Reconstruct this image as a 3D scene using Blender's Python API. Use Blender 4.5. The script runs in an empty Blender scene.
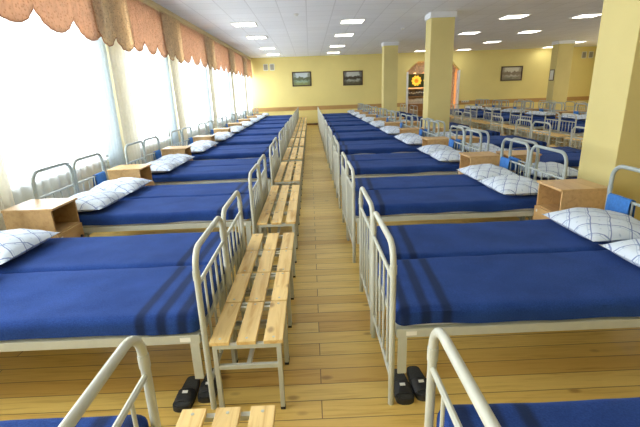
import bpy, bmesh, math, random
from mathutils import Vector, Matrix, noise

random.seed(7)
S = bpy.context.scene
C = S.collection
PI = math.pi

# ------------------------------------------------------------------ camera
F_PX, PITCH, YAW, ROLL, CAM_H = 407.29, -0.2907, 0.0145, -0.0354, 1.696
cy, sy, cp, sp = math.cos(YAW), math.sin(YAW), math.cos(PITCH), math.sin(PITCH)
FW = Vector((sy * cp, cy * cp, sp)); RT = Vector((cy, -sy, 0)); UP = RT.cross(FW)
R2 = RT * math.cos(ROLL) + UP * math.sin(ROLL)
U2 = -RT * math.sin(ROLL) + UP * math.cos(ROLL)
cam_d = bpy.data.cameras.new('camera')
cam_d.sensor_width = 36; cam_d.lens = F_PX / 640 * 36; cam_d.clip_start = 0.02; cam_d.clip_end = 200
cam = bpy.data.objects.new('camera', cam_d); C.objects.link(cam)
mw = Matrix.Identity(4)
for i in range(3):
    mw[i][0], mw[i][1], mw[i][2] = R2[i], U2[i], -FW[i]
mw[2][3] = CAM_H
cam.matrix_world = mw
S.camera = cam

# ------------------------------------------------------------------ light and exposure
S.view_settings.view_transform = 'Standard'
S.view_settings.look = 'None'
S.view_settings.gamma = 1
S.view_settings.use_curve_mapping = False
S.view_settings.exposure = 0.38
W = bpy.data.worlds.new('overcast_sky'); S.world = W; W.use_nodes = True
bg = W.node_tree.nodes['Background']
bg.inputs[0].default_value = (0.93, 0.97, 1.0, 1); bg.inputs[1].default_value = 3.0
# room layout used by the daylight lamps
XW, YB, ZC, YN, XR = -3.1, 22.25, 3.45, -3.0, 15.0
PIERS = [-2.85, 0.35, 3.6, 6.78, 9.6, 13.05, 16.6, 19.9, 22.6]
SUNLESS_DAYLIGHT = 118.0
def area(name, loc, rot, sx, sy_, power, col):
    l = bpy.data.lights.new(name, 'AREA'); l.shape = 'RECTANGLE'; l.size = sx; l.size_y = sy_
    l.energy = power; l.color = col
    o = bpy.data.objects.new(name, l); C.objects.link(o); o.location = loc; o.rotation_euler = rot
    return o
for a, b in zip(PIERS[:-1], PIERS[1:]):
    area('window_daylight', (XW - 0.55, (a + b) / 2, 2.0), (0, -PI / 2, 0), 2.3, b - a - 0.7, SUNLESS_DAYLIGHT * (b - a) / 3.2 * (0.35 if b < 1 else 1.0), (0.93, 0.97, 1.0))
for x, y in [(-1.6, 5.7), (-1.6, 8.7), (1.2, 5.7), (1.2, 8.7), (5.5, 5.7), (5.5, 8.9), (7.7, 5.7), (7.7, 8.9), (12.2, 8.9), (12.2, 12.0), (12.2, 15.1)]:
    area('ceiling_lamp_light', (x, y, ZC - 0.02), (0, 0, 0), 0.6, 0.6, 12.0 if x > 5 else 5.0, (1.0, 0.98, 0.93))
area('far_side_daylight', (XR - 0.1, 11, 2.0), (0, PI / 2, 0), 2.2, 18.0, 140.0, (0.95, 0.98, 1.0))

# ------------------------------------------------------------------ helpers
def lin(c):
    def f(v):
        v /= 255.0
        return v / 12.92 if v <= 0.04045 else ((v + 0.055) / 1.055) ** 2.4
    return (f(c[0]), f(c[1]), f(c[2]), 1)

class N:
    """small node-tree builder"""
    def __init__(self, name):
        self.m = bpy.data.materials.new(name); self.m.use_nodes = True
        self.t = self.m.node_tree
        self.b = self.t.nodes['Principled BSDF']; self.out = self.t.nodes['Material Output']
    def n(self, typ, **kw):
        o = self.t.nodes.new(typ)
        for k, v in kw.items():
            setattr(o, k, v)
        return o
    def l(self, a, b):
        self.t.links.new(a, b)
    def coord(self, which='Object', scale=(1, 1, 1), rot=(0, 0, 0), shift=False):
        tc = self.n('ShaderNodeTexCoord'); mp = self.n('ShaderNodeMapping')
        mp.inputs['Scale'].default_value = scale; mp.inputs['Rotation'].default_value = rot
        src = tc.outputs[which]
        if shift:
            oi = self.n('ShaderNodeObjectInfo'); mu = self.n('ShaderNodeVectorMath', operation='MULTIPLY_ADD')
            mu.inputs[1].default_value = (31, 17, 23)
            self.l(oi.outputs['Random'], mu.inputs[0]); self.l(src, mu.inputs[2]); src = mu.outputs[0]
        self.l(src, mp.inputs['Vector'])
        return mp.outputs[0]
    def noise(self, vec, scale, detail=3, rough=0.5, dist=0.0):
        o = self.n('ShaderNodeTexNoise'); o.inputs['Scale'].default_value = scale; o.inputs['Detail'].default_value = detail
        o.inputs['Roughness'].default_value = rough; o.inputs['Distortion'].default_value = dist
        self.l(vec, o.inputs['Vector']); return o.outputs['Fac']
    def ramp(self, fac, stops):
        o = self.n('ShaderNodeValToRGB'); cr = o.color_ramp
        while len(cr.elements) < len(stops): cr.elements.new(0.5)
        for e, (p, c) in zip(cr.elements, stops): e.position = p; e.color = c
        self.l(fac, o.inputs['Fac']); return o.outputs['Color']
    def mix(self, fac, a, b, blend='MIX'):
        o = self.n('ShaderNodeMix', data_type='RGBA', blend_type=blend)
        for s, v in ((o.inputs[0], fac), (o.inputs[6], a), (o.inputs[7], b)):
            if isinstance(v, (int, float, tuple)): s.default_value = v
            else: self.l(v, s)
        return o.outputs[2]
    def math(self, op, a, b=None):
        o = self.n('ShaderNodeMath', operation=op)
        for i, v in enumerate((a, b)):
            if v is None: continue
            if isinstance(v, (int, float)): o.inputs[i].default_value = v
            else: self.l(v, o.inputs[i])
        return o.outputs[0]
    def bump(self, h, strength=0.2, dist=0.01):
        o = self.n('ShaderNodeBump'); o.inputs['Strength'].default_value = strength; o.inputs['Distance'].default_value = dist
        self.l(h, o.inputs['Height']); self.l(o.outputs[0], self.b.inputs['Normal'])
    def fin(self, col, rough=0.5, metal=0.0, spec=None):
        s = self.b.inputs['Base Color']
        if isinstance(col, tuple): s.default_value = col
        else: self.l(col, s)
        self.b.inputs['Roughness'].default_value = rough; self.b.inputs['Metallic'].default_value = metal
        if spec is not None: self.b.inputs['Specular IOR Level'].default_value = spec
        return self.m

def mul(c, k): return (c[0] * k, c[1] * k, c[2] * k, 1)

def plain(name, rgb, rough=0.5, metal=0.0, var=0.06, scale=8.0, bump=0.0):
    n = N(name); c = lin(rgb); v = n.coord()
    f = n.noise(v, scale, 4)
    col = n.ramp(f, [(0.3, mul(c, 1 - var)), (0.7, mul(c, 1 + var))])
    if bump: n.bump(n.noise(v, scale * 12, 2), bump, 0.004)
    return n.fin(col, rough, metal)

def wood(name, rgb, dark, rough=0.45, axis='x', scale=1.0, contrast=1.0, knots=True):
    n = N(name); sc = {'x': (1.2, 14, 14), 'y': (14, 1.2, 14), 'z': (14, 14, 1.2)}[axis]
    v = n.coord(scale=tuple(s * scale for s in sc), shift=True)
    g = n.noise(v, 1.6, 5, 0.6, 0.7)
    col = n.ramp(g, [(0.32, lin(dark)), (0.5, lin(rgb)), (0.75, mul(lin(rgb), 1.12))])
    oi = n.n('ShaderNodeObjectInfo')
    col = n.mix(1.0, col, n.ramp(oi.outputs['Random'], [(0, (0.86, 0.84, 0.8, 1)), (1, (1.06, 1.05, 1.02, 1))]), 'MULTIPLY')
    if knots:
        v2 = n.coord(scale=tuple((0.35 if s < 2 else 1) * 5 * scale for s in sc) if False else {'x': (5, 9, 9), 'y': (9, 5, 9), 'z': (9, 9, 5)}[axis], shift=True)
        vo = n.n('ShaderNodeTexVoronoi'); vo.inputs['Scale'].default_value = 1.0; n.l(v2, vo.inputs['Vector'])
        k = n.ramp(vo.outputs['Distance'], [(0.08, (1, 1, 1, 1)), (0.2, (0, 0, 0, 1))])
        col = n.mix(n.math('MULTIPLY', k, 0.6), col, lin((120, 76, 40)))
    return n.fin(col, rough)

# ------------------------------------------------------------------ materials
M = {}
def m_floor():
    n = N('varnished_pine_boards')
    v = n.coord()
    br = n.n('ShaderNodeTexBrick'); br.offset = 0.37; br.inputs['Scale'].default_value = 1
    br.inputs['Brick Width'].default_value = 5.7; br.inputs['Row Height'].default_value = 0.138
    br.inputs['Mortar Size'].default_value = 0.003; br.inputs['Mortar Smooth'].default_value = 0.2; br.inputs['Bias'].default_value = 0
    br.inputs['Color1'].default_value = (0, 0, 0, 1); br.inputs['Color2'].default_value = (1, 1, 1, 1); br.inputs['Mortar'].default_value = (0.5, 0.5, 0.5, 1)
    n.l(v, br.inputs['Vector'])
    base = n.ramp(br.outputs['Color'], [(0.0, lin((206, 166, 86))), (0.3, lin((222, 190, 106))), (0.7, lin((230, 201, 118))), (1.0, lin((212, 176, 92)))])
    # grain stretched along the boards, offset per board
    add = n.n('ShaderNodeVectorMath', operation='MULTIPLY_ADD'); add.inputs[1].default_value = (7, 0, 3)
    n.l(br.outputs['Color'], add.inputs[0]); n.l(v, add.inputs[2])
    mp = n.n('ShaderNodeMapping'); mp.inputs['Scale'].default_value = (1.0, 17, 1); n.l(add.outputs[0], mp.inputs['Vector'])
    g = n.noise(mp.outputs[0], 2.2, 5, 0.6, 0.8)
    col = n.mix(1.0, base, n.ramp(g, [(0.3, (0.76, 0.67, 0.54, 1)), (0.47, (0.97, 0.96, 0.93, 1)), (0.75, (1.07, 1.08, 1.08, 1))]), 'MULTIPLY')
    mp2 = n.n('ShaderNodeMapping'); mp2.inputs['Scale'].default_value = (2.6, 5.2, 1); n.l(add.outputs[0], mp2.inputs['Vector'])
    vo = n.n('ShaderNodeTexVoronoi'); vo.inputs['Scale'].default_value = 1.0; n.l(mp2.outputs[0], vo.inputs['Vector'])
    k = n.ramp(vo.outputs['Distance'], [(0.05, (1, 1, 1, 1)), (0.13, (0, 0, 0, 1))])
    col = n.mix(n.math('MULTIPLY', k, 0.6), col, lin((120, 76, 34)))
    col = n.mix(n.math('MULTIPLY', br.outputs['Fac'], 0.85), col, lin((84, 52, 24)))
    n.bump(n.math('SUBTRACT', 1.0, br.outputs['Fac']), 0.25, 0.004)
    return n.fin(col, 0.34)
M['floor'] = m_floor()

def m_ceiling():
    n = N('ceiling_tiles'); v = n.coord()
    br = n.n('ShaderNodeTexBrick'); br.offset = 0; br.inputs['Scale'].default_value = 1
    br.inputs['Brick Width'].default_value = 0.6; br.inputs['Row Height'].default_value = 0.6
    br.inputs['Mortar Size'].default_value = 0.012; br.inputs['Mortar Smooth'].default_value = 0.1
    c = lin((238, 241, 246))
    br.inputs['Color1'].default_value = c; br.inputs['Color2'].default_value = mul(c, 0.95); br.inputs['Mortar'].default_value = mul(c, 0.82)
    n.l(v, br.inputs['Vector'])
    f = n.noise(v, 60, 3)
    col = n.mix(1.0, br.outputs['Color'], n.ramp(f, [(0.35, (0.93, 0.93, 0.93, 1)), (0.6, (1, 1, 1, 1))]), 'MULTIPLY')
    return n.fin(col, 0.8)
M['ceiling'] = m_ceiling()
M['wall'] = plain('yellow_painted_plaster', (238, 222, 146), 0.75, var=0.03, scale=1.2, bump=0.05)
M['pillar'] = plain('pillar_yellow_paint', (216, 202, 136), 0.75, var=0.03, scale=2, bump=0.05)
M['band'] = plain('tan_wall_band', (192, 152, 92), 0.6, var=0.05, scale=3)
M['skirt'] = plain('brown_skirting', (112, 76, 44), 0.5)
M['cap'] = plain('white_gypsum', (232, 236, 240), 0.7, var=0.02)
M['cornice'] = plain('cream_cornice', (228, 212, 168), 0.6, var=0.03)
M['pier'] = plain('cream_wall_paint', (234, 226, 200), 0.8, var=0.02)
M['grey_metal'] = plain('grey_enamelled_steel', (186, 188, 174), 0.35, 0.0, 0.04, 20)
M['grey_head'] = plain('backlit_enamelled_steel', (160, 170, 168), 0.35, 0.0, 0.04, 20)  # head arches darkened in colour for their backlight against the windows
M['rubber'] = plain('black_rubber', (34, 34, 36), 0.6)
M['slipper'] = plain('black_slipper_rubber', (40, 42, 44), 0.55, var=0.2, scale=60)
M['slipper_in'] = plain('dark_footbed', (58, 60, 60), 0.75, var=0.2, scale=90)
M['paper'] = plain('white_label', (232, 232, 224), 0.6, var=0.02)
M['sheet'] = plain('white_sheet', (226, 228, 230), 0.9, var=0.03, scale=20, bump=0.2)
M['pine'] = wood('pale_pine', (232, 202, 136), (206, 160, 88), 0.5, 'y')
M['beech'] = wood('beech_laminate', (204, 168, 116), (190, 150, 98), 0.4, 'y', 1.0, knots=False)
M['beech_shade_plinth'] = wood('laminate_shade_and_plinth', (150, 112, 68), (128, 94, 56), 0.5, 'y', knots=False)  # shade of the open compartment put into the back's colour; plinth shares it
M['frame'] = plain('dark_picture_frame', (74, 54, 34), 0.4, var=0.2, scale=30)
M['white_plastic'] = plain('white_plastic', (236, 236, 230), 0.4, var=0.01)
M['grille'] = plain('grey_grille', (166, 164, 150), 0.5)
M['dark'] = plain('dark_board', (44, 46, 34), 0.5)
M['green_plate'] = plain('dark_green_panel', (58, 74, 34), 0.5, var=0.3, scale=6)
M['orange_wall'] = plain('orange_plaster', (236, 186, 136), 0.8, var=0.05)
M['peach'] = plain('peach_curtain_cloth', (226, 190, 158), 0.9, var=0.2, scale=12, bump=0.2)
M['shelf_wood'] = plain('shelf_wood', (196, 156, 108), 0.5, var=0.1)
M['knob'] = plain('dark_knob', (58, 44, 34), 0.4)

def m_emit(name, rgb, strength):
    n = N(name); n.b.inputs['Emission Color'].default_value = lin(rgb); n.b.inputs['Emission Strength'].default_value = strength
    return n.fin(lin(rgb), 0.5)
M['diffuser'] = m_emit('lit_diffuser', (255, 252, 240), 6.0)
M['sun_sign'] = m_emit('lit_yellow_sign', (250, 205, 70), 0.55)
M['sun_core'] = m_emit('lit_amber_sign', (226, 150, 44), 0.35)

def m_blanket():
    n = N('navy_wool_blanket'); tc = n.n('ShaderNodeTexCoord'); sx = n.n('ShaderNodeSeparateXYZ')
    n.l(tc.outputs['Object'], sx.inputs[0])
    v = n.coord(shift=True)
    wob = n.math('MULTIPLY', n.math('SUBTRACT', n.noise(v, 6, 2), 0.5), 0.012)
    x = n.math('ADD', n.math('ADD', sx.outputs['X'], n.math('MULTIPLY', sx.outputs['Y'], -0.06)), wob)
    s = None
    for c in (0.06, 0.17, 0.28):
        d = n.math('ABSOLUTE', n.math('SUBTRACT', x, c))
        q = n.n('ShaderNodeMapRange', interpolation_type='SMOOTHSTEP'); q.inputs['From Min'].default_value = 0.042; q.inputs['From Max'].default_value = 0.012
        n.l(d, q.inputs['Value'])
        s = q.outputs[0] if s is None else n.math('MAXIMUM', s, q.outputs[0])
    f = n.noise(v, 3.5, 4); fz = n.noise(v, 160, 2)
    base = n.ramp(f, [(0.3, lin((30, 55, 114))), (0.7, lin((40, 69, 134)))])
    base = n.mix(1.0, base, n.ramp(fz, [(0.3, (0.75, 0.75, 0.78, 1)), (0.7, (1.15, 1.15, 1.12, 1))]), 'MULTIPLY')
    col = n.mix(n.math('MULTIPLY', s, 0.8), base, lin((22, 28, 48)))
    n.bump(fz, 0.5, 0.004)
    n.b.inputs['Sheen Weight'].default_value = 0.18; n.b.inputs['Sheen Roughness'].default_value = 0.6
    n.b.inputs['Sheen Tint'].default_value = lin((120, 146, 200))
    return n.fin(col, 0.95, spec=0.1)
M['blanket'] = m_blanket()

def m_pillow():
    n = N('blue_checked_pillowcase'); 
    v = n.coord(rot=(0, 0, 0.52)); w = n.n('ShaderNodeTexNoise'); w.inputs['Scale'].default_value = 5; n.l(v, w.inputs['Vector'])
    sx = n.n('ShaderNodeSeparateXYZ'); n.l(v, sx.inputs[0])
    def lines(sock, period, half, off=0.0):
        a = n.math('ADD', sock, off)
        p = n.math('ABSOLUTE', n.math('SUBTRACT', n.math('FRACT', n.math('DIVIDE', a, period)), 0.5))
        q = n.n('ShaderNodeMapRange', interpolation_type='SMOOTHSTEP')
        q.inputs['From Min'].default_value = half / period * 1.5; q.inputs['From Max'].default_value = half / period * 0.7
        n.l(p, q.inputs['Value']); return q.outputs[0]
    ax = n.math('ADD', sx.outputs['X'], n.math('MULTIPLY', w.outputs['Fac'], 0.05))
    ay = n.math('ADD', sx.outputs['Y'], n.math('MULTIPLY', w.outputs['Fac'], 0.05))
    l1 = n.math('MAXIMUM', lines(ax, 0.125, 0.0035), lines(ay, 0.125, 0.0035))
    l2 = n.math('MAXIMUM', lines(ax, 0.125, 0.002, 0.017), lines(ay, 0.125, 0.002, 0.017))
    dots = n.math('MULTIPLY', lines(ax, 0.0625, 0.005, 0.04), lines(ay, 0.0625, 0.005, 0.04))
    col = n.mix(n.math('MULTIPLY', l1, 0.7), lin((210, 221, 232)), lin((60, 86, 156)))
    col = n.mix(n.math('MULTIPLY', l2, 0.35), col, lin((96, 130, 180)))
    col = n.mix(n.math('MULTIPLY', dots, 0.5), col, lin((130, 160, 190)))
    n.bump(n.noise(n.coord(shift=True), 14, 3), 0.35, 0.02)
    return n.fin(col, 0.9, spec=0.15)
M['pillow'] = m_pillow()
M['towel'] = plain('bright_blue_towel', (58, 116, 188), 0.95, var=0.12, scale=50, bump=0.4)

def m_cloth(name, rgb, translucent, transparent, var=0.05, scale=20, specks=None):
    n = N(name); c = lin(rgb); v = n.coord()
    col = n.ramp(n.noise(v, scale, 3), [(0.3, mul(c, 1 - var)), (0.7, mul(c, 1 + var))])
    if specks:
        vo = n.n('ShaderNodeTexVoronoi'); vo.inputs['Scale'].default_value = specks[1]; n.l(v, vo.inputs['Vector'])
        k = n.ramp(vo.outputs['Distance'], [(0.18, (1, 1, 1, 1)), (0.4, (0, 0, 0, 1))])
        col = n.mix(n.math('MULTIPLY', k, 0.5), col, lin(specks[0]))
    n.fin(col, 0.95, spec=0.05)
    tr = n.n('ShaderNodeBsdfTranslucent'); n.l(col, tr.inputs['Color'])
    m1 = n.n('ShaderNodeMixShader'); m1.inputs[0].default_value = translucent
    n.l(n.b.outputs[0], m1.inputs[1]); n.l(tr.outputs[0], m1.inputs[2])
    res = m1.outputs[0]
    if transparent:
        tp = n.n('ShaderNodeBsdfTransparent'); m2 = n.n('ShaderNodeMixShader'); m2.inputs[0].default_value = transparent
        n.l(res, m2.inputs[1]); n.l(tp.outputs[0], m2.inputs[2]); res = m2.outputs[0]
    n.l(res, n.out.inputs['Surface'])
    return n.m
M['sheer'] = m_cloth('white_sheer_voile', (240, 247, 250), 0.6, 0.5, 0.02)
M['gathered'] = m_cloth('shade_tinted_voile', (218, 232, 240), 0.17, 0.0, 0.03)  # bluish tint puts the shade of the less lit pleats into the colour
M['drape'] = m_cloth('cream_drape_cloth', (248, 244, 226), 0.17, 0.0, 0.04)
M['swag'] = m_cloth('salmon_patterned_cloth', (220, 190, 164), 0.38, 0.0, 0.10, 14, ((170, 122, 92), 30))
M['jabot'] = m_cloth('taupe_patterned_cloth', (232, 212, 182), 0.55, 0.0, 0.10, 14, ((156, 130, 100), 30))
M['swag_hem'] = plain('brown_hem_braid', (170, 122, 92), 0.9)

def m_glass():
    n = N('window_glass'); tp = n.n('ShaderNodeBsdfTransparent'); gl = n.n('ShaderNodeBsdfGlossy'); gl.inputs['Roughness'].default_value = 0.02
    m = n.n('ShaderNodeMixShader'); m.inputs[0].default_value = 0.06
    n.l(tp.outputs[0], m.inputs[1]); n.l(gl.outputs[0], m.inputs[2]); n.l(m.outputs[0], n.out.inputs['Surface'])
    return n.m
M['glass'] = m_glass()

def m_painting(name, sky, land, dark, water, seed):
    n = N(name); tc = n.n('ShaderNodeTexCoord'); sx = n.n('ShaderNodeSeparateXYZ'); n.l(tc.outputs['Generated'], sx.inputs[0])
    v = n.coord('Generated', (5, 1, 4)); ad = n.n('ShaderNodeVectorMath', operation='ADD'); ad.inputs[1].default_value = (seed, seed * 2, 0); n.l(v, ad.inputs[0])
    f = n.noise(ad.outputs[0], 1.5, 4)
    h = n.math('ADD', sx.outputs['Z'], n.math('MULTIPLY', n.math('SUBTRACT', f, 0.5), 0.5))
    col = n.ramp(h, [(0.15, lin(land)), (0.34, lin(water)), (0.44, lin(dark)), (0.6, lin(dark)), (0.68, lin(sky)), (1.0, lin(sky))])
    edge = n.math('ABSOLUTE', n.math('SUBTRACT', sx.outputs['X'], 0.5))
    tree = n.ramp(n.math('ADD', edge, n.math('MULTIPLY', n.math('SUBTRACT', f, 0.5), 0.35)), [(0.30, (0, 0, 0, 1)), (0.42, (1, 1, 1, 1))])
    col = n.mix(n.math('MULTIPLY', tree, 0.75), col, lin(dark))
    return n.fin(col, 0.4)
M['art1'] = m_painting('painted_meadow', (206, 218, 222), (140, 150, 92), (104, 114, 84), (160, 190, 170), 3.1)
M['art2'] = m_painting('painted_lake', (206, 210, 206), (96, 92, 64), (72, 66, 52), (182, 186, 176), 7.7)
M['art3'] = m_painting('painted_castle_town', (212, 208, 190), (126, 122, 96), (136, 122, 96), (190, 184, 168), 12.4)

# ------------------------------------------------------------------ mesh tools
def mesh(name, bm, mat, smooth=False):
    bmesh.ops.recalc_face_normals(bm, faces=bm.faces)
    me = bpy.data.meshes.new(name); bm.to_mesh(me); bm.free()
    me.materials.append(mat)
    if smooth:
        me.polygons.foreach_set('use_smooth', [True] * len(me.polygons))
        try: me.set_sharp_from_angle(angle=0.7)
        except Exception: pass
    return me
def obj(name, me, parent=None, loc=(0, 0, 0)):
    o = bpy.data.objects.new(name, me); C.objects.link(o); o.location = loc
    if parent is not None: o.parent = parent
    return o
def empty(name, loc=(0, 0, 0), rz=0.0):
    o = bpy.data.objects.new(name, None); C.objects.link(o); o.empty_display_size = 0.1
    o.location = loc; o.rotation_euler = (0, 0, rz); return o
def tag(o, label, cat, group=None):
    o['label'] = label; o['category'] = cat
    if group: o['group'] = group
    return o
def struct(o): o['kind'] = 'structure'; return o
def dup(o, parent=None):
    c = o.copy(); C.objects.link(c)
    if parent is not None: c.parent = parent
    for ch in KIDS.get(o.name, ()): dup(ch, c)
    return c
KIDS = {}
def index_kids(o):
    ks = [x for x in bpy.data.objects if x.parent is o]
    KIDS[o.name] = ks
    for k in ks: index_kids(k)

def box(bm, x0, x1, y0, y1, z0, z1, bev=0.0, seg=2):
    r = bmesh.ops.create_cube(bm, size=1.0, matrix=Matrix.Translation(((x0 + x1) / 2, (y0 + y1) / 2, (z0 + z1) / 2)) @ Matrix.Diagonal((x1 - x0, y1 - y0, z1 - z0, 1)))
    if bev:
        es = {e for v in r['verts'] for e in v.link_edges}
        bmesh.ops.bevel(bm, geom=list(es), offset=bev, segments=seg, profile=0.6, affect='EDGES')
def boxm(name, mat, *a, bev=0.0):
    bm = bmesh.new(); box(bm, *a, bev=bev); return mesh(name, bm, mat)
def tube(bm, pts, r, n=10, cap=True):
    pts = [Vector(p) for p in pts]; rings = []
    t = (pts[1] - pts[0]).normalized()
    ref = Vector((0, 0, 1)) if abs(t.z) < 0.9 else Vector((1, 0, 0))
    a = t.cross(ref).normalized()
    for i, p in enumerate(pts):
        if i == 0: t = (pts[1] - p).normalized()
        elif i == len(pts) - 1: t = (p - pts[i - 1]).normalized()
        else: t = ((pts[i + 1] - p).normalized() + (p - pts[i - 1]).normalized()).normalized()
        a = (a - t * a.dot(t)).normalized(); b = t.cross(a)
        rings.append([bm.verts.new(p + (a * math.cos(2 * PI * k / n) + b * math.sin(2 * PI * k / n)) * r) for k in range(n)])
    for q, s in zip(rings[:-1], rings[1:]):
        for k in range(n): bm.faces.new((q[k], q[(k + 1) % n], s[(k + 1) % n], s[k]))
    if cap: bm.faces.new(rings[0][::-1]); bm.faces.new(rings[-1])
def arc(cx, cz, r, a0, a1, n, x=None):
    return [(cx + r * math.cos(a0 + (a1 - a0) * i / n), cz + r * math.sin(a0 + (a1 - a0) * i / n)) for i in range(n + 1)]
def cyl(bm, p, r, h, n=16, axis='z'):
    rot = {'z': Matrix.Identity(4), 'x': Matrix.Rotation(PI / 2, 4, 'Y'), 'y': Matrix.Rotation(PI / 2, 4, 'X')}[axis]
    bmesh.ops.create_cone(bm, cap_ends=True, segments=n, radius1=r, radius2=r, depth=h, matrix=Matrix.Translation(p) @ rot)

# projection, used only to leave out what the photograph cannot show
def inview(x, y, z, m=12):
    d = Vector((x, y, z - CAM_H)); w = d.dot(FW)
    if w < 0.15: return False
    px = 320 + F_PX * d.dot(R2) / w; py = 213.5 - F_PX * d.dot(U2) / w
    return -m < px < 640 + m and -m < py < 427 + m
def anyview(x0, x1, y0, y1, z0, z1, m=4):
    return any(inview(x0 + (x1 - x0) * i / 6, y0 + (y1 - y0) * j / 4, z0 + (z1 - z0) * k / 3, m) for i in range(7) for j in range(5) for k in range(4))

# ------------------------------------------------------------------ the room
struct(obj('floor', boxm('floor', M['floor'], XW - 0.2, XR, YN, YB + 4.2, -0.12, 0)))
struct(obj('ceiling', boxm('ceiling', M['ceiling'], XW - 0.2, XR, YN, YB + 4.2, ZC, ZC + 0.12)))
struct(obj('wall_near', boxm('wall_near', M['wall'], XW - 0.2, XR, YN - 0.2, YN, 0, ZC)))
struct(obj('wall_right', boxm('wall_right', M['wall'], XR, XR + 0.2, YN, YB + 0.3, 0, ZC)))
# back wall with the chamfered opening
AX0, AX1, AZ0, AZ1, ACH0, ACH1 = 5.08, 7.88, 2.52, 3.02, 5.66, 7.4
bm = bmesh.new()
def prism_y(bm, pts, y0, y1):
    a = [bm.verts.new((x, y0, z)) for x, z in pts]; b = [bm.verts.new((x, y1, z)) for x, z in pts]
    bm.faces.new(a); bm.faces.new(b[::-1])
    for i in range(len(pts)): bm.faces.new((a[i], b[i], b[(i + 1) % len(pts)], a[(i + 1) % len(pts)]))
prism_y(bm, [(XW - 0.2, 0), (AX0, 0), (AX0, ZC), (XW - 0.2, ZC)], YB, YB + 0.3)
prism_y(bm, [(AX1, 0), (XR, 0), (XR, ZC), (AX1, ZC)], YB, YB + 0.3)
prism_y(bm, [(AX0, AZ0), (ACH0, AZ1), (ACH1, AZ1), (AX1, AZ0), (AX1, ZC), (AX0, ZC)], YB, YB + 0.3)
struct(obj('wall_back', mesh('wall_back', bm, M['wall'])))
bm = bmesh.new()
for x0, x1 in ((XW + 0.02, AX0 - 0.02), (AX1 + 0.02, XR)): box(bm, x0, x1, YB - 0.018, YB, 0.775, 0.975, 0.004)
struct(obj('trim_1', mesh('wall_band', bm, M['band'])))
bm = bmesh.new()
for x0, x1 in ((XW + 0.02, AX0 - 0.02), (AX1 + 0.02, XR)): box(bm, x0, x1, YB - 0.022, YB, 0, 0.09, 0.004)
struct(obj('baseboard_back', mesh('baseboard', bm, M['skirt'])))
bm = bmesh.new(); box(bm, AX0 - 0.0, AX0 + 0.10, YB - 0.03, YB + 0.3, 0, AZ0); box(bm, AX1 - 0.06, AX1, YB - 0.03, YB + 0.3, 0, AZ0)
struct(obj('trim_2', mesh('opening_jambs', bm, M['cap'])))
# the lobby behind the opening
bm = bmesh.new(); box(bm, AX0 - 1.5, AX1 + 1.5, YB + 3.9, YB + 4.1, 0, ZC); box(bm, AX0 - 1.7, AX0 - 1.5, YB + 0.3, YB + 4.1, 0, ZC); box(bm, AX1 + 1.5, AX1 + 1.7, YB + 0.3, YB + 4.1, 0, ZC)
struct(obj('wall_lobby', mesh('wall_lobby', bm, M['orange_wall'])))
area('lobby_lamp_light', (6.4, YB + 2.0, ZC - 0.05), (0, 0, 0), 1.2, 1.2, 150, (1, 0.94, 0.8))

# left wall with windows
ZS, ZH = 0.86, 3.2
bm = bmesh.new()
box(bm, XW - 0.25, XW, YN, YB, 0, ZS); box(bm, XW - 0.25, XW, YN, YB, ZH, ZC)
for p in PIERS: box(bm, XW - 0.25, XW, max(p - 0.24, YN), min(p + 0.22, YB), ZS, ZH)
struct(obj('wall_left', mesh('wall_left', bm, M['pier'])))
wi = 0
for a, b in zip(PIERS[:-1], PIERS[1:]):
    wi += 1; y0, y1 = a + 0.22, min(b - 0.24, YB)
    if y1 < 2.4: continue
    r = struct(empty('window_%d' % wi, (XW - 0.12, (y0 + y1) / 2, ZS)))
    hw, hh = (y1 - y0) / 2, ZH - ZS
    bm = bmesh.new()
    for s in (-1, 1): box(bm, -0.04, 0.04, s * hw - 0.035 - s * 0.035, s * hw + 0.035 - s * 0.035, 0, hh)
    box(bm, -0.04, 0.04, -hw, hw, 0, 0.07); box(bm, -0.04, 0.04, -hw, hw, hh - 0.07, hh)
    box(bm, -0.03, 0.03, -0.03, 0.03, 0.07, hh - 0.07)
    obj('window_frame', mesh('window_frame', bm, M['white_plastic']), r)
    bm = bmesh.new(); box(bm, -0.006, 0.006, -hw + 0.07, -0.03, 0.07, hh - 0.07); box(bm, -0.006, 0.006, 0.03, hw - 0.07, 0.07, hh - 0.07)
    obj('pane', mesh('pane', bm, M['glass']), r)
    obj('window_sill', boxm('window_sill', M['white_plastic'], 0.0, 0.16, -hw, hw, -0.03, 0.0), r)

# cornice box over the curtains
bm = bmesh.new(); box(bm, XW, -2.93, YN, YB, 3.33, ZC); box(bm, -2.93, -2.90, YN, YB, 3.38, ZC, 0.005)
struct(obj('trim_3', mesh('curtain_cornice', bm, M['cornice'])))

# pillars
def pillar(i, x0, x1, y0, y1):
    o = struct(obj('pillar_%d' % i, boxm('pillar', M['pillar'], x0, x1, y0, y1, 0, ZC, bev=0.006)))
    struct(obj('pillar_capital', boxm('pillar_capital', M['cap'], x0 - 0.03, x1 + 0.03, y0 - 0.03, y1 + 0.03, ZC - 0.13, ZC - 0.001, bev=0.006), o))
pillar(1, 2.96, 3.56, 3.88, 4.42)
pillar(2, 3.03, 3.61, 10.76, 11.24)
pillar(3, 2.97, 3.52, 16.98, 17.46)
pillar(4, 10.86, 11.52, 18.7, 19.2)

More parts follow.
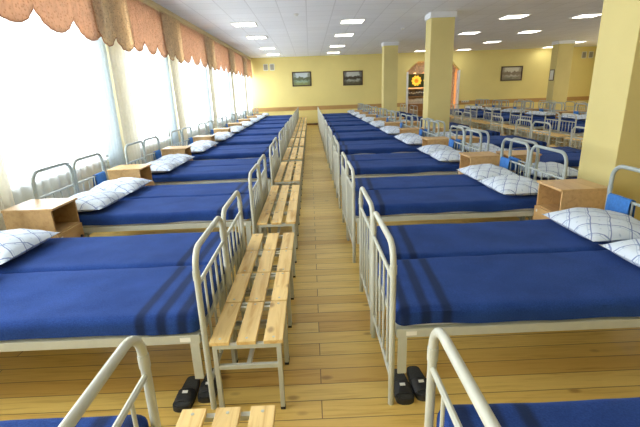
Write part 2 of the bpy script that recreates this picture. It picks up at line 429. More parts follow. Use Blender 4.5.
# ------------------------------------------------------------------ curtains
def pleat_mesh(name, y0, y1, z0, z1, x, amp, period, mat, gather=0.0, seed=0, thick=0.0):
    ny = max(12, int((y1 - y0) / period * 8)); nz = 14
    bm = bmesh.new(); g = []
    for j in range(nz + 1):
        t = j / nz; z = z1 + (z0 - z1) * t; row = []
        for i in range(ny + 1):
            u = i / ny; yc = (y0 + y1) / 2
            y = y0 + (y1 - y0) * u
            y = yc + (y - yc) * (1 - gather * (0.5 - 0.5 * math.cos(PI * min(1, t * 1.3))))
            ph = 2 * PI * (y1 - y0) * u / period + 0.8 * noise.noise(Vector((u * 5, seed, 0)))
            xx = x + amp * math.sin(ph) * (0.55 + 0.45 * t) + 0.3 * amp * noise.noise(Vector((u * 9, t * 2, seed + 4)))
            row.append(bm.verts.new((xx, y, z)))
        g.append(row)
    for j in range(nz):
        for i in range(ny): bm.faces.new((g[j][i], g[j][i + 1], g[j + 1][i + 1], g[j + 1][i]))
    return mesh(name, bm, mat, True)
ORD = ['first', 'second', 'third', 'fourth', 'fifth', 'sixth', 'seventh', 'eighth', 'ninth', 'tenth', 'eleventh', 'twelfth']
vis_w = [(a, b) for a, b in zip(PIERS[:-1], PIERS[1:]) if b > 3.7]
for i, (a, b) in enumerate(vis_w):
    y0, y1 = a + 0.2, (b - 0.73 if i < len(vis_w) - 1 else YB - 0.05)
    o = obj('sheer_curtain', pleat_mesh('sheer_curtain', y0, y1, 0.06, 3.31, -3.03, 0.022, 0.16, M['sheer'], 0, i))
    tag(o, 'white sheer curtain glowing in the %s window from the front of the left wall' % ORD[i], 'curtain', 'sheer curtains along the window wall')
k = 0
for p in PIERS[2:-1]:
    k += 1
    o = obj('gathered_sheer', pleat_mesh('gathered_sheer', p - 0.70, p - 0.16, 0.05, 3.31, -3.02, 0.018, 0.10, M['gathered'], 0.08, 60 + k))
    tag(o, 'shade-tinted bluish gathered sheer just left of the %s cream drape from the front' % ORD[k - 1], 'curtain', 'gathered sheers beside the drapes')
    o = obj('side_drape', pleat_mesh('side_drape', p - 0.22, p + 0.42, 0.05, 3.31, -2.965, 0.022, 0.13, M['drape'], 0.1, 20 + k))
    tag(o, 'cream side drape hanging at the %s wall pier from the front between windows' % ORD[k - 1], 'curtain', 'cream drapes between the windows')

def valance(name, y0, y1, zt, bottom, x, mat, seed, fold=0.012, fper=0.11, hem=True):
    ny = max(16, int((y1 - y0) / 0.028)); nz = 10
    bm = bmesh.new(); g = []; edge = []
    for i in range(ny + 1):
        u = i / ny; y = y0 + (y1 - y0) * u; zb = bottom(y); col = []
        for j in range(nz + 1):
            t = j / nz
            xx = x + fold * math.sin(2 * PI * y / fper + 2 * t + seed) * (1 - 0.4 * t) + 0.02 * t + 0.01 * noise.noise(Vector((y * 4, t * 3, seed)))
            col.append(bm.verts.new((xx, y, zt + (zb - zt) * t)))
        g.append(col); edge.append(col[-1].co.copy())
    for i in range(ny):
        for j in range(nz): bm.faces.new((g[i][j], g[i + 1][j], g[i + 1][j + 1], g[i][j + 1]))
    o = obj(name, mesh(name, bm, mat, True))
    so = o.modifiers.new('cloth', 'SOLIDIFY'); so.thickness = 0.005
    if hem:
        bm = bmesh.new(); tube(bm, edge, 0.007, 6)
        obj('hem_braid', mesh('hem_braid', bm, M['swag_hem'], True), o)
    return o
def scallops(ys, ztop, zlow):
    def f(y):
        for a, b in zip(ys[:-1], ys[1:]):
            if a <= y <= b + 1e-6:
                t = (y - a) / (b - a); return ztop - (ztop - zlow) * (1 - abs(2 * t - 1) ** 2.2) ** 0.75
        return ztop
    return f
for i, (a, b) in enumerate(vis_w):
    y0, y1 = a + 0.50, min(b - 0.40, YB - 0.05)
    n = 3
    ys = [y0 + (y1 - y0) * k / n for k in range(n + 1)]
    o = valance('swag_valance', y0, y1, 3.33, scallops(ys, 2.69, 2.465), -2.925, M['swag'], i)
    tag(o, 'salmon scalloped swag valance over the %s window from the front' % ORD[i], 'valance', 'salmon swags over the windows')
for k, p in enumerate(PIERS[2:-1]):
    def jb(y, p=p):
        t = (y - (p - 0.62)) / 1.2
        if t < 0.42: return 2.60 - 0.17 * math.sin(PI * t / 0.42) ** 0.8
        s = (t - 0.42) / 0.58
        return 2.62 - 0.21 * math.sin(PI * min(1, s * 0.95 + 0.02)) ** 0.7
    o = valance('jabot', p - 0.62, p + 0.58, 3.33, jb, -2.885, M['jabot'], 40 + k, 0.014, 0.15)
    tag(o, 'taupe pleated jabot hanging at the %s wall pier from the front' % ORD[k], 'valance', 'taupe jabots between the swags')

# ------------------------------------------------------------------ beds
BL, HWD = 2.07, 0.325           # length between end arches, half width to the tube centres
TR = 0.0165
def arch_pts(x, z, r=0.105):
    pts = [(x, -HWD, 0.0), (x, -HWD, z - r)]
    pts += [(x, a, b) for a, b in arc(-HWD + r, z - r, r, PI, PI / 2, 7)][1:]
    pts += [(x, a, b) for a, b in arc(HWD - r, z - r, r, PI / 2, 0, 7)]
    pts.append((x, HWD, 0.0)); return pts
BED = {}
def bed_meshes():
    for key, z, mz, lz, mat in (('foot', 0.95, 0.765, 0.17, M['grey_metal']), ('head', 1.045, 0.79, 0.17, M['grey_head'])):
        bm = bmesh.new(); tube(bm, arch_pts(0, z), TR, 12)
        for s in (-1, 1): cyl(bm, (0, s * HWD, mz + 0.055), TR + 0.003, 0.05, 12)
        BED[key] = mesh('end_arch', bm, mat, True)
        bm = bmesh.new(); tube(bm, [(0, -HWD, mz), (0, HWD, mz)], 0.0115, 8); BED[key + '_mid'] = mesh('mid_rail', bm, mat, True)
        bm = bmesh.new(); tube(bm, [(0, -HWD, lz), (0, HWD, lz)], 0.0115, 8); BED[key + '_low'] = mesh('lower_rail', bm, mat, True)
        bm = bmesh.new(); tube(bm, [(0, 0, lz), (0, 0, mz)], 0.0075, 8); BED[key + '_bar'] = mesh('bar', bm, mat, True)
    bm = bmesh.new()
    for s in (-1, 1):
        y0, y1 = sorted((s * 0.338, s * 0.304))
        box(bm, 0.022, BL - 0.022, y0, y1, 0.43, 0.482, 0.004)
    for x in (0.04, 0.52, 1.02, 1.52, BL - 0.04): box(bm, x - 0.018, x + 0.018, -0.304, 0.304, 0.435, 0.47)
    BED['frame'] = mesh('frame', bm, M['grey_metal'])
    bm = bmesh.new(); box(bm, -0.024, 0.024, -0.006, 0.006, 0.205, 0.43, 0.002)
    BED['post'] = mesh('corner_bracket', bm, M['grey_metal'])
    BED['tag'] = boxm('label_tag', M['paper'], -0.028, 0.028, -0.0012, 0.0012, -0.012, 0.012)
    bm = bmesh.new(); box(bm, 0.055, BL - 0.055, -0.326, 0.326, 0.483, 0.566, 0.03, 3)
    BED['mattress'] = mesh('mattress', bm, M['sheet'], True)
bed_meshes()
def make_bed():
    t = empty('bed')
    obj('frame', BED['frame'], t); obj('mattress', BED['mattress'], t)
    for key, x in (('foot', 0.0), ('head', BL)):
        e = obj('footboard' if key == 'foot' else 'headboard', BED[key], t, (x, 0, 0))
        obj('mid_rail', BED[key + '_mid'], e); obj('lower_rail', BED[key + '_low'], e)
        for y in (-0.195, -0.065, 0.065, 0.195): obj('bar', BED[key + '_bar'], e, (0, y, 0))
    for x in (0.055, BL - 0.055):
        for y in (-0.330, 0.330): obj('corner_bracket', BED['post'], t, (x, y, 0))
    lt = obj('label_tag', BED['tag'], t, (0.10, -0.3395, 0.456)); lt['label'] = 'white paper label'
    lt = obj('label_tag', BED['tag'], t, (0.10, 0.3395, 0.456)); lt['label'] = 'white paper label'
    index_kids(t); return t

def drape_mesh(name, L, Wd, H, drop, r, mat, seed, nx=46, ny=22):
    """a cloth laid over a box L x Wd with its top at H and sides falling by drop"""
    bm = bmesh.new(); ex = r * PI / 2 + (drop - r)
    g = []
    def line(n, length):
        inner = length - 2 * r
        arcn = 4
        s = [-ex + (ex - r * PI / 2) * i / 2 for i in range(2)] + [-r * PI / 2 * (1 - i / arcn) for i in range(arcn)]
        core = [inner * i / n for i in range(n + 1)]
        return s + core + [inner - q for q in reversed(s)], inner
    sx, ix = line(nx, L); sy_, iy = line(ny, Wd)
    for s in sx:
        row = []
        for t in sy_:
            cx, cyy = min(max(s, 0), ix), min(max(t, 0), iy)
            dx, dy = s - cx, t - cyy; d = math.hypot(dx, dy)
            x, y, z = r + cx, r + cyy - Wd / 2, H
            if d > 0:
                d2 = min(d, ex); an = min(d2 / r, PI / 2); hx = r * math.sin(an)
                x += dx / d * hx; y += dy / d * hx
                z = H - r * (1 - math.cos(an)) - max(0, d2 - r * PI / 2)
            q = noise.noise(Vector((x * 3.2, y * 4.0, seed * 7.3)))
            q2 = noise.noise(Vector((x * 9, y * 9, seed * 3.1 + 5)))
            if d > r: # side folds
                k = 0.006 * noise.noise(Vector((x * 7, y * 7, seed + 2)))
                z += 0.018 * noise.noise(Vector((x * 2.6 + 9, y * 2.6, seed * 2)))
                x += k; 
            else: z += 0.007 * q + 0.0025 * q2
            row.append(bm.verts.new((x, y, z)))
        g.append(row)
    for i in range(len(g) - 1):
        for j in range(len(g[0]) - 1): bm.faces.new((g[i][j], g[i + 1][j], g[i + 1][j + 1], g[i][j + 1]))
    me = mesh(name, bm, mat, True); return me
BLANKETS = [drape_mesh('blanket', 2.018, 0.692, 0.602, 0.098, 0.045, M['blanket'], s) for s in range(5)]

def pillow_mesh(seed, lx=0.54, ly=0.65, h=0.09):
    bm = bmesh.new(); n = 22; top = []; bot = []
    for i in range(n + 1):
        rt, rb = [], []
        for j in range(n + 1):
            u, v = 2 * i / n - 1, 2 * j / n - 1
            e = max(0.0, (1 - abs(u) ** 2.4)) ** 0.55 * max(0.0, (1 - abs(v) ** 2.4)) ** 0.55
            pin = 1 - 0.07 * (1 - abs(u * v)) * (abs(u) ** 6 + abs(v) ** 6)
            x, y = u * lx / 2 * pin, v * ly / 2 * pin
            q = noise.noise(Vector((x * 6, y * 6, seed * 5.1))); q2 = noise.noise(Vector((x * 13, y * 13, seed * 2.2)))
            zt = 0.05 + h * e * (1.0 + 0.22 * q) + 0.012 * q2 * e
            zb = max(0.0, 0.05 - 0.06 * e)
            rt.append(bm.verts.new((x, y, zt)))
            rb.append(rt[-1] if i in (0, n) or j in (0, n) else bm.verts.new((x, y, zb)))
        top.append(rt); bot.append(rb)
    for i in range(n):
        for j in range(n):
            bm.faces.new((top[i][j], top[i + 1][j], top[i + 1][j + 1], top[i][j + 1]))
            q = [bot[i][j], bot[i][j + 1], bot[i + 1][j + 1], bot[i + 1][j]]
            if len({v.index for v in q}) or True:
                try: bm.faces.new(q)
                except ValueError: pass
    return mesh('pillow', bm, M['pillow'], True)
PILLOWS = [pillow_mesh(s) for s in range(4)]

def towel_mesh(seed):
    bm = bmesh.new(); prof = [(-0.028, -0.16), (-0.027, -0.08), (-0.024, 0.0), (-0.016, 0.016), (0, 0.022), (0.016, 0.016), (0.024, 0), (0.027, -0.07), (0.03, -0.13)]
    ny = 12; g = []
    for j in range(ny + 1):
        y = -0.12 + 0.24 * j / ny
        g.append([bm.verts.new((x + 0.006 * noise.noise(Vector((y * 14, z * 9, seed))), y + 0.01 * z * noise.noise(Vector((z * 9, seed, 1))), z + (0.012 * noise.noise(Vector((y * 8, seed, x))) if z < -0.1 else 0))) for x, z in prof])
    for j in range(ny):
        for i in range(len(prof) - 1): bm.faces.new((g[j][i], g[j + 1][i], g[j + 1][i + 1], g[j][i + 1]))
    return mesh('towel', bm, M['towel'], True)
TOWELS = [towel_mesh(s) for s in range(3)]

# ------------------------------------------------------------------ nightstand
NSX, NSY, NSZ = 0.43, 0.39, 0.80
def make_nightstand():
    t = empty('nightstand')
    w, th = NSY / 2, 0.018
    bm = bmesh.new()
    for s in (-1, 1): y0, y1 = sorted((s * w, s * (w - th))); box(bm, 0.012, NSX, y0, y1, 0.03, NSZ - 0.02)
    obj('carcass', mesh('carcass', bm, M['beech']), t)
    obj('back_panel', boxm('back_panel', M['beech_shade_plinth'], NSX - 0.008, NSX, -w + th, w - th, 0.05, NSZ - 0.02), t)
    obj('top_panel', boxm('top_panel', M['beech'], -0.008, NSX + 0.004, -w - 0.008, w + 0.008, NSZ - 0.02, NSZ, bev=0.003), t)
    obj('shelf', boxm('shelf', M['beech'], 0.014, NSX - 0.009, -w + th, w - th, 0.545, 0.563), t)
    obj('bottom_panel', boxm('bottom_panel', M['beech'], 0.014, NSX - 0.009, -w + th, w - th, 0.05, 0.068), t)
    obj('plinth', boxm('plinth', M['beech_shade_plinth'], 0.03, NSX - 0.012, -w + th, w - th, 0.0, 0.05), t)
    d = obj('door', boxm('door', M['beech'], -0.006, 0.0118, -w + 0.002, w - 0.002, 0.055, 0.552, bev=0.002), t)
    bm = bmesh.new(); cyl(bm, (-0.014, -w + 0.055, 0.43), 0.013, 0.016, 12, 'x'); k = obj('knob', mesh('knob', bm, M['knob'], True), d); k['label'] = 'dark round knob'
    s = obj('number_sticker', boxm('number_sticker', M['paper'], -0.0072, -0.006, w - 0.06, w - 0.035, 0.50, 0.525), d)
    index_kids(t); return t

# ------------------------------------------------------------------ bench
BW, BLEN = 0.388, 0.429
def make_bench():
    t = empty('bench')
    for i in range(3):
        x = -BW / 2 + 0.051 + i * (BW - 0.102) / 2
        bm = bmesh.new(); box(bm, x - 0.051, x + 0.051, 0.003, BLEN - 0.003, 0.428, 0.45, 0.004)
        s = obj('slat', mesh('slat', bm, M['pine']), t)
        for yy in (0.035, BLEN - 0.035):
            bm = bmesh.new(); cyl(bm, (x, yy, 0.4505), 0.007, 0.003, 10); obj('bolt_head', mesh('bolt_head', bm, M['grey_metal']), s)
    bm = bmesh.new()
    for yy in (0.02, BLEN - 0.02): box(bm, -BW / 2 + 0.012, BW / 2 - 0.012, yy - 0.0125, yy + 0.0125, 0.403, 0.4275, 0.002)
    for s in (-1, 1): box(bm, s * (BW / 2 - 0.024) - 0.012, s * (BW / 2 - 0.024) + 0.012, 0.033, BLEN - 0.033, 0.403, 0.4275)
    for yy in (0.02, BLEN - 0.02): box(bm, -BW / 2 + 0.036, BW / 2 - 0.036, yy - 0.011, yy + 0.011, 0.275, 0.30, 0.002)
    box(bm, -0.0115, 0.0115, 0.031, BLEN - 0.031, 0.276, 0.299)
    obj('under_frame', mesh('under_frame', bm, M['grey_metal']), t)
    lm = boxm('leg', M['grey_metal'], -0.0125, 0.0125, -0.0125, 0.0125, 0.015, 0.403, bev=0.002)
    cm = boxm('foot_cap', M['rubber'], -0.0135, 0.0135, -0.0135, 0.0135, 0.0, 0.018, bev=0.002)
    for s in (-1, 1):
        for yy in (0.02, BLEN - 0.02):
            l = obj('leg', lm, t, (s * (BW / 2 - 0.024), yy, 0)); obj('foot_cap', cm, l)
    index_kids(t); return t

# ------------------------------------------------------------------ laying out the rows
Y0, P, PW = 1.858, 2.0374, 0.70
ROWS = [ # name, foot x, direction foot->head, y shift, pair range, skipped (pair, bed)
    ('curtain-side row', -0.612, -1, 0.03, range(-1, 10), ()),
    ('row right of the aisle', 0.388, 1, 0.0, range(-1, 10), ()),
    ('row behind the pillars', 4.64, -1, 0.0, range(1, 10), ((1, 0), (4, 1), (7, 1))),
    ('row across the far aisle', 6.45, 1, 0.0, range(2, 10), ()),
    ('farthest right row', 10.70, -1, 0.0, range(4, 10), ()),
]
proto_bed, proto_ns, proto_bench = make_bed(), make_nightstand(), make_bench()
used = {}
NEAR = ['nearest', 'second-nearest', 'third-nearest', 'fourth-nearest', 'fifth-nearest', 'sixth-nearest', 'seventh-nearest', 'eighth-nearest', 'ninth-nearest', 'tenth-nearest', 'eleventh-nearest']
def inst(proto):
    if proto.name not in used: used[proto.name] = 1; return proto
    return dup(proto)
for ri, (rn, fx, d, ysh, rng, skip) in enumerate(ROWS):
    ranks = {}
    for k in rng:
        for b in (0, 1):
            if (k, b) in skip or (ri < 2 and k == -1 and b == 0): continue
            yc = Y0 + ysh + P * k + PW * b + PW / 2 - (0.055 if k >= 1 else 0)
            x0, x1 = sorted((fx, fx + d * BL))
            if not anyview(x0, x1, yc - 0.33, yc + 0.33, 0, 0.95): continue
            rank = ranks.setdefault(k, len(ranks))
            alone = (k, 1 - b) in skip or (ri < 2 and k == -1)
            spot = ('lone bed in %s place' % NEAR[rank]) if alone else '%s bed of the %s pair' % ('nearer' if b == 0 else 'farther', NEAR[rank])
            jx = random.uniform(-0.008, 0.008) if k > 0 else 0
            rz = 0 if d > 0 else PI
            t = inst(proto_bed); t.location = (fx + d * jx, yc, 0); t.rotation_euler = (0, 0, rz)
            tag(t, 'grey metal %s, %s' % (spot, rn), 'bed', 'beds in the ' + rn)
            # blanket
            o = obj('blanket', BLANKETS[(k * 2 + b + ri) % 5], None, (fx + d * (jx + 0.022), yc, 0)); o.rotation_euler = (0, 0, rz)
            tag(o, 'navy blanket on the %s, %s' % (spot, rn), 'blanket', 'navy blankets in the ' + rn)
            # pillow
            px, py = fx + d * 1.745, yc + (-0.02 if k else -0.06)
            if anyview(px - 0.3, px + 0.3, py - 0.3, py + 0.3, 0.62, 0.75, 0):
                o = obj('pillow', PILLOWS[(k + 2 * b + ri) % 4], None, (px + random.uniform(-0.012, 0.008) * d, py, 0.617))
                o.rotation_euler = (0, 0, rz + random.uniform(-0.02, 0.02))
                tag(o, 'checked pillow on the %s, %s' % (spot, rn), 'pillow', 'checked pillows in the ' + rn)
            # towel over the head rail
            tx, ty = fx + d * (jx + BL), yc + 0.185
            if b == 1 and ri < 4 and anyview(tx, tx, ty - 0.1, ty + 0.1, 0.65, 0.8, 0):
                o = obj('towel', TOWELS[k % 3], None, (tx, ty, 0.792)); o.rotation_euler = (0, 0, rz)
                tag(o, 'blue towel on head rail, %s, %s' % (spot, rn), 'towel', 'blue towels in the ' + rn)
        # nightstand in the gap after this pair
        gy = Y0 + ysh + P * (k + 1) - 0.055 - (0.02 if k == 0 else 0.13) - NSY / 2
        gx = fx + d * ((1.67, 1.79, 1.585, 1.79, 1.585)[ri] - (0.08 if ri == 1 and k else 0))
        x0, x1 = sorted((gx, gx + d * NSX))
        if k in ranks and k + 1 in rng and k + 1 < 10 and anyview(x0, x1, gy - 0.2, gy + 0.2, 0.3, 0.8, 0):
            t = inst(proto_ns); t.location = (gx, gy, 0); t.rotation_euler = (0, 0, 0 if d > 0 else PI)
            tag(t, 'beech nightstand just beyond the %s pair, %s' % (NEAR[ranks[k]], rn), 'nightstand', 'nightstands in the ' + rn)
        # two benches at the foot of this pair (not in the row right of the aisle)
        if ri in (0, 2, 3):
            bx = fx - d * (0.018 + BW / 2 + 0.013)
            for h in range(4):
                by = Y0 + ysh + P * k + (-0.02 if ri == 0 else 0) - (0.15 if k == -1 else 0) + h * (BLEN + 0.004)
                if by + BLEN > YB - 0.05: continue
                if not anyview(bx - 0.18, bx + 0.18, by, by + BLEN, 0, 0.45, 0): continue
                rank = ranks.get(k, len(ranks) - 1)
                t = inst(proto_bench); t.location = (bx, by, 0)
                tag(t, '%s small slatted bench at foot of the %s pair, %s' % (ORD[h], NEAR[rank], rn), 'bench', 'benches along the ' + rn)

# ------------------------------------------------------------------ slippers
def make_slipper(name='slipper'):
    t = empty(name)
    L, n = 0.27, 20
    def halfw(u): # u 0 heel .. 1 toe
        return 0.034 + 0.014 * math.sin(PI * min(1, u * 0.75)) ** 1.5 if 0.08 < u < 0.9 else (0.034 * math.sqrt(max(0, 1 - ((0.08 - u) / 0.08) ** 2)) if u <= 0.08 else 0.0445 * math.sqrt(max(0, 1 - ((u - 0.9) / 0.1) ** 2)))
    def sole(z0, z1, inset):
        bm = bmesh.new(); lo, hi = [], []
        us = [0.004 + 0.992 * (0.5 - 0.5 * math.cos(PI * i / n)) for i in range(n + 1)]
        ring = [(-max(0.006, halfw(u) - inset), u) for u in us] + [(max(0.006, halfw(u) - inset), u) for u in reversed(us)]
        for x, u in ring:
            y = -(u - 0.5) * (L - 2 * inset); c = 0.006 * math.cos(2 * PI * u)
            lo.append(bm.verts.new((x, y, z0))); hi.append(bm.verts.new((x, y, z1 + c + 0.006)))
        bm.faces.new(hi); bm.faces.new(lo[::-1]); m_ = len(lo)
        for i in range(m_): bm.faces.new((lo[i], lo[(i + 1) % m_], hi[(i + 1) % m_], hi[i]))
        return bm
    obj('sole', mesh('sole', sole(0.0, 0.022, 0), M['slipper']), t)
    obj('footbed', mesh('footbed', sole(0.022, 0.0255, 0.007), M['slipper_in']), t)
    bm = bmesh.new(); g = []
    ns = 10
    for i in range(ns + 1):
        u = 0.50 + 0.34 * i / ns; row = []
        for j in range(13):
            a = PI * j / 12; w = halfw(u) + 0.003
            row.append(bm.verts.new((-w * math.cos(a), -(u - 0.5) * L, 0.014 + (0.046 - 0.014 * i / ns) * math.sin(a) ** 0.8 + 0.0022 * math.sin(u * 120))))
        g.append(row)
    for i in range(ns):
        for j in range(12): bm.faces.new((g[i][j], g[i][j + 1], g[i + 1][j + 1], g[i + 1][j]))
    o = obj('strap', mesh('strap', bm, M['slipper'], True), t)
    m_ = o.modifiers.new('rubber', 'SOLIDIFY'); m_.thickness = 0.006; m_.offset = -1
    bm = bmesh.new(); box(bm, -0.014, 0.014, -0.0085, 0.0085, -0.001, 0.001)
    lb = obj('number_label', mesh('number_label', bm, M['paper']), t, (0, -0.035, 0.0575)); lb.rotation_euler = (0.30, 0, 0)
    lb['label'] = 'white paper label'
    index_kids(t); return t
s0 = make_slipper()
SL = [(0.470, 2.0, 0.02, 'black rubber slide sandal beside the right bed leg, left one of the pair', 'slippers by the right bed'),
      (0.582, 2.02, 0.08, 'black rubber slide sandal under the right bed, right one of the pair', 'slippers by the right bed'),
      (-0.788, 2.02, -0.04, 'black rubber slide sandal under the left bed, left one of the pair', 'slippers by the left bed'),
      (-0.672, 2.085, 0.03, 'black rubber slide sandal by the pine bench leg, right one of the pair', 'slippers by the left bed')]
for i, (x, y, rz, lb, gr) in enumerate(SL):
    t = s0 if i == 0 else dup(s0)
    t.location = (x, y, 0); t.rotation_euler = (0, 0, rz); t.scale = (1.12, 1.0, 1.0); tag(t, lb, 'slipper', gr)

# ------------------------------------------------------------------ ceiling fittings
bm = bmesh.new()
for a in (-1, 1):
    box(bm, min(a * 0.31, a * 0.285), max(a * 0.31, a * 0.285), -0.31, 0.31, -0.018, 0.0)
    box(bm, -0.285, 0.285, min(a * 0.31, a * 0.285), max(a * 0.31, a * 0.285), -0.018, 0.0)
LF = mesh('light_frame', bm, M['white_plastic']); LD = boxm('diffuser', M['diffuser'], -0.285, 0.285, -0.285, 0.285, -0.012, 0.0)
def make_light():
    t = empty('ceiling_light'); obj('light_frame', LF, t); obj('diffuser', LD, t); index_kids(t); return t
pl = make_light(); first = True
cols = [('leftmost', -1.63, [11.65, 14.25, 17.8, 20.45]), ('second', 1.2, [11.72, 14.4, 17.75, 20.6]), ('middle', 5.55, [11.83, 15.0, 18.2, 21.3]), ('fourth', 7.72, [12.1, 15.2, 18.2, 21.45]), ('rightmost', 12.15, [19.55, 21.7])]
for cn, x, ys in cols:
    for i, y in enumerate(ys):
        t = pl if first else dup(pl); first = False
        t.location = (x, y, ZC - 0.001)
        tag(t, 'lit square ceiling light, %s from the front in the %s column' % (ORD[i], cn), 'ceiling light', 'square ceiling lights')
for x, y, lb in ((-0.24, 10.45, 'small smoke detector on the ceiling between the two left light columns'), (9.93, 20.7, 'small white smoke detector on the far right of the ceiling'), (2.9, 13.4, 'small white smoke detector on the ceiling just left of the pillar')):
    t = empty('smoke_detector', (x, y, ZC - 0.001))
    bm = bmesh.new(); bmesh.ops.create_cone(bm, cap_ends=True, segments=20, radius1=0.035, radius2=0.055, depth=0.035, matrix=Matrix.Translation((0, 0, -0.0275)))
    obj('detector_head', mesh('detector_head', bm, M['white_plastic'], True), t)
    bm = bmesh.new(); cyl(bm, (0, 0, -0.005), 0.06, 0.01, 20); obj('detector_base', mesh('detector_base', bm, M['white_plastic'], True), t)
    tag(t, lb, 'smoke detector')

# ------------------------------------------------------------------ back wall fittings
def picture(x0, x1, z0, z1, art, label, y=YB):
    t = empty('framed_picture', ((x0 + x1) / 2, y - 0.001, (z0 + z1) / 2))
    w, h, f = (x1 - x0) / 2, (z1 - z0) / 2, 0.055
    bm = bmesh.new()
    for s in (-1, 1):
        box(bm, min(s * w, s * (w - f)), max(s * w, s * (w - f)), -0.045, 0, -h, h, 0.008)
        box(bm, -w + f, w - f, -0.045, 0, min(s * h, s * (h - f)), max(s * h, s * (h - f)), 0.008)
    obj('frame', mesh('frame', bm, M['frame']), t)
    obj('canvas', boxm('canvas', art, -w + f, w - f, -0.02, -0.002, -h + f, h - f), t)
    tag(t, label, 'picture', 'framed pictures on the back wall')
picture(-0.87, 0.12, 1.99, 2.71, M['art1'], 'framed green landscape painting, leftmost on the yellow back wall')
picture(1.77, 2.79, 1.95, 2.67, M['art2'], 'framed lake painting left of the pillars on the back wall')
picture(10.03, 11.15, 1.90, 2.62, M['art3'], 'framed pale painting right of the arched opening on the back wall')
for x, z, lb in ((-2.2, 2.98, 'left square vent grille high in the back left corner'), (-1.87, 2.98, 'right square vent grille high in the back left corner'),
                 (14.3, 3.05, 'left square vent grille high in the back right corner'), (14.66, 3.05, 'right square vent grille high in the back right corner')):
    t = empty('vent', (x, YB - 0.001, z))
    bm = bmesh.new()
    for s in (-1, 1): box(bm, min(s * .12, s * .095), max(s * .12, s * .095), -0.02, 0, -0.16, 0.16); box(bm, -0.095, 0.095, -0.02, 0, min(s * .16, s * .135), max(s * .16, s * .135))
    obj('vent_frame', mesh('vent_frame', bm, M['white_plastic']), t)
    bm = bmesh.new(); box(bm, -0.095, 0.095, -0.006, -0.002, -0.135, 0.135)
    for i in range(7): box(bm, -0.095, 0.095, -0.015, -0.004, -0.12 + i * 0.036, -0.108 + i * 0.036)
    obj('louvre', mesh('louvre', bm, M['grille']), t); tag(t, lb, 'vent', 'vent grilles on the back wall')
t = empty('socket_strip', (8.24, YB - 0.019, 0.93))
obj('backplate', boxm('backplate', M['white_plastic'], -0.2, 0.2, -0.012, 0, -0.042, 0.055, bev=0.003), t)
for i in range(4):
    bm = bmesh.new(); cyl(bm, (-0.15 + 0.1 * i, -0.015, 0), 0.03, 0.008, 16, 'y'); obj('socket', mesh('socket', bm, M['grille'], True), t)
tag(t, 'white four-socket strip on the tan band right of the arched opening', 'socket')

# notice on the far right pillar
t = empty('framed_notice', (10.859, 18.95, 2.05))
obj('notice_frame', boxm('notice_frame', M['frame'], -0.02, 0, -0.17, 0.17, -0.24, 0.24, bev=0.004), t)
obj('notice_sheet', boxm('notice_sheet', M['paper'], -0.023, -0.019, -0.13, 0.13, -0.2, 0.2), t)
tag(t, 'small framed white notice on the window side of the far right pillar', 'notice')

# ------------------------------------------------------------------ in the arched opening
o = valance('peach_valance', AX0 + 0.12, AX1 - 0.08, 3.05, scallops([AX0 + 0.11 + (AX1 - AX0 - 0.18) * i / 6 for i in range(7)], 2.52, 2.40), 0, M['peach'], 3, hem=False)
# the valance helper hangs along y; turn it to run along x just inside the opening
for v in o.data.vertices: v.co = Vector((v.co.y, YB + 0.42 - v.co.x, v.co.z))
tag(o, 'peach scalloped valance across the top of the arched opening', 'valance')
bm = bmesh.new(); g = []
for j in range(9):
    row = []
    for i in range(41):
        u = i / 40; row.append(bm.verts.new((7.3 + 0.5 * u, YB + 0.5 + 0.03 * math.sin(u * 26), 2.95 - 2.9 * j / 8)))
    g.append(row)
for j in range(8):
    for i in range(40): bm.faces.new((g[j][i], g[j][i + 1], g[j + 1][i + 1], g[j + 1][i]))
o = obj('orange_curtain', mesh('orange_curtain', bm, M['peach'], True)); so = o.modifiers.new('cloth', 'SOLIDIFY'); so.thickness = 0.006
tag(o, 'long peach curtain gathered at the right side of the arched opening', 'curtain')
t = empty('lit_sign', (5.95, YB + 0.9, 2.08))
obj('sign_board', boxm('sign_board', M['green_plate'], -0.75, 0.75, 0, 0.06, -0.36, 0.36, bev=0.01), t)
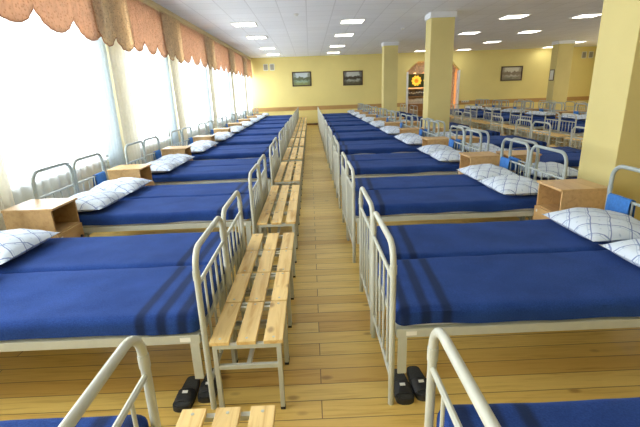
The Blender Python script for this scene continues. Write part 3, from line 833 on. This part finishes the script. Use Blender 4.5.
for cx, r in ((-0.12, 0.25), (0.48, 0.2)):
    bm = bmesh.new()
    for a in range(10):
        an = 2 * PI * a / 10
        bmesh.ops.create_uvsphere(bm, u_segments=10, v_segments=6, radius=0.5, matrix=Matrix.Translation((cx + r * 0.75 * math.cos(an), -0.012, r * 0.75 * math.sin(an))) @ Matrix.Rotation(-an, 4, 'Y') @ Matrix.Diagonal((r * 0.75, 0.03, r * 0.55, 1)))
    f = obj('yellow_flower', mesh('yellow_flower', bm, M['sun_sign'], True), t)
    bm = bmesh.new(); bmesh.ops.create_uvsphere(bm, u_segments=16, v_segments=8, radius=0.5, matrix=Matrix.Translation((cx, -0.02, 0)) @ Matrix.Diagonal((r * 0.8, 0.06, r * 0.8, 1)))
    obj('flower_centre', mesh('flower_centre', bm, M['sun_core'], True), f)
tag(t, 'dark green sign board with yellow flowers above the shelves in the opening', 'sign')
for s in (-0.6, 0.6):
    bm = bmesh.new(); cyl(bm, (s, 0.03, 0.36 + (ZC - 2.44) / 2), 0.008, ZC - 2.44, 8); obj('hanger', mesh('hanger', bm, M['grille']), t)
# shelving unit with books
SX, SYY = 5.95, YB + 0.75
t = empty('bookcase', (SX, SYY, 0))
for x in (-0.66, 0.66):
    obj('upright', boxm('upright', M['white_plastic'], x - 0.03, x + 0.03, 0, 0.34, 0, 1.68), t)
for z in (0.08, 0.48, 0.86, 1.26, 1.65):
    obj('shelf', boxm('shelf', M['shelf_wood'], -0.63, 0.63, 0.01, 0.33, z - 0.012, z + 0.012), t)
obj('back_panel', boxm('back_panel', M['shelf_wood'], -0.63, 0.63, 0.331, 0.345, 0, 1.68), t)
tag(t, 'wooden bookcase with white uprights standing inside the arched opening', 'bookcase')
bcols = [(206, 204, 196), (100, 108, 116), (186, 140, 104), (224, 214, 180), (140, 142, 120), (84, 78, 72)]
BM_ = [plain('book_cover', c, 0.6) for c in bcols]
nb = 0
for z, zn in ((0.874, 'third shelf'), (1.274, "top shelf")):
    x = -0.62; q = 0
    while x < 0.5:
        w = random.uniform(0.055, 0.10); h = random.uniform(0.22, 0.33)
        e = empty('binder', (SX + x + w / 2, SYY + 0.04, z))
        mm = BM_[(nb * 5 + q) % 6]
        bm = bmesh.new(); box(bm, -w / 2 + 0.002, w / 2 - 0.002, 0, 0.22, 0, h, 0.004); obj('cover', mesh('cover', bm, mm), e)
        obj('spine_label', boxm('spine_label', M['paper'], -w / 2 + 0.012, w / 2 - 0.012, -0.0012, 0.0, h * 0.55, h * 0.8), e)
        tag(e, 'upright binder on the %s of the bookcase, %s from the left' % (zn, ORD[min(q, 11)] if q < 12 else 'last'), 'binder', 'binders on the ' + zn)
        x += w + 0.012; q += 1; nb += 1
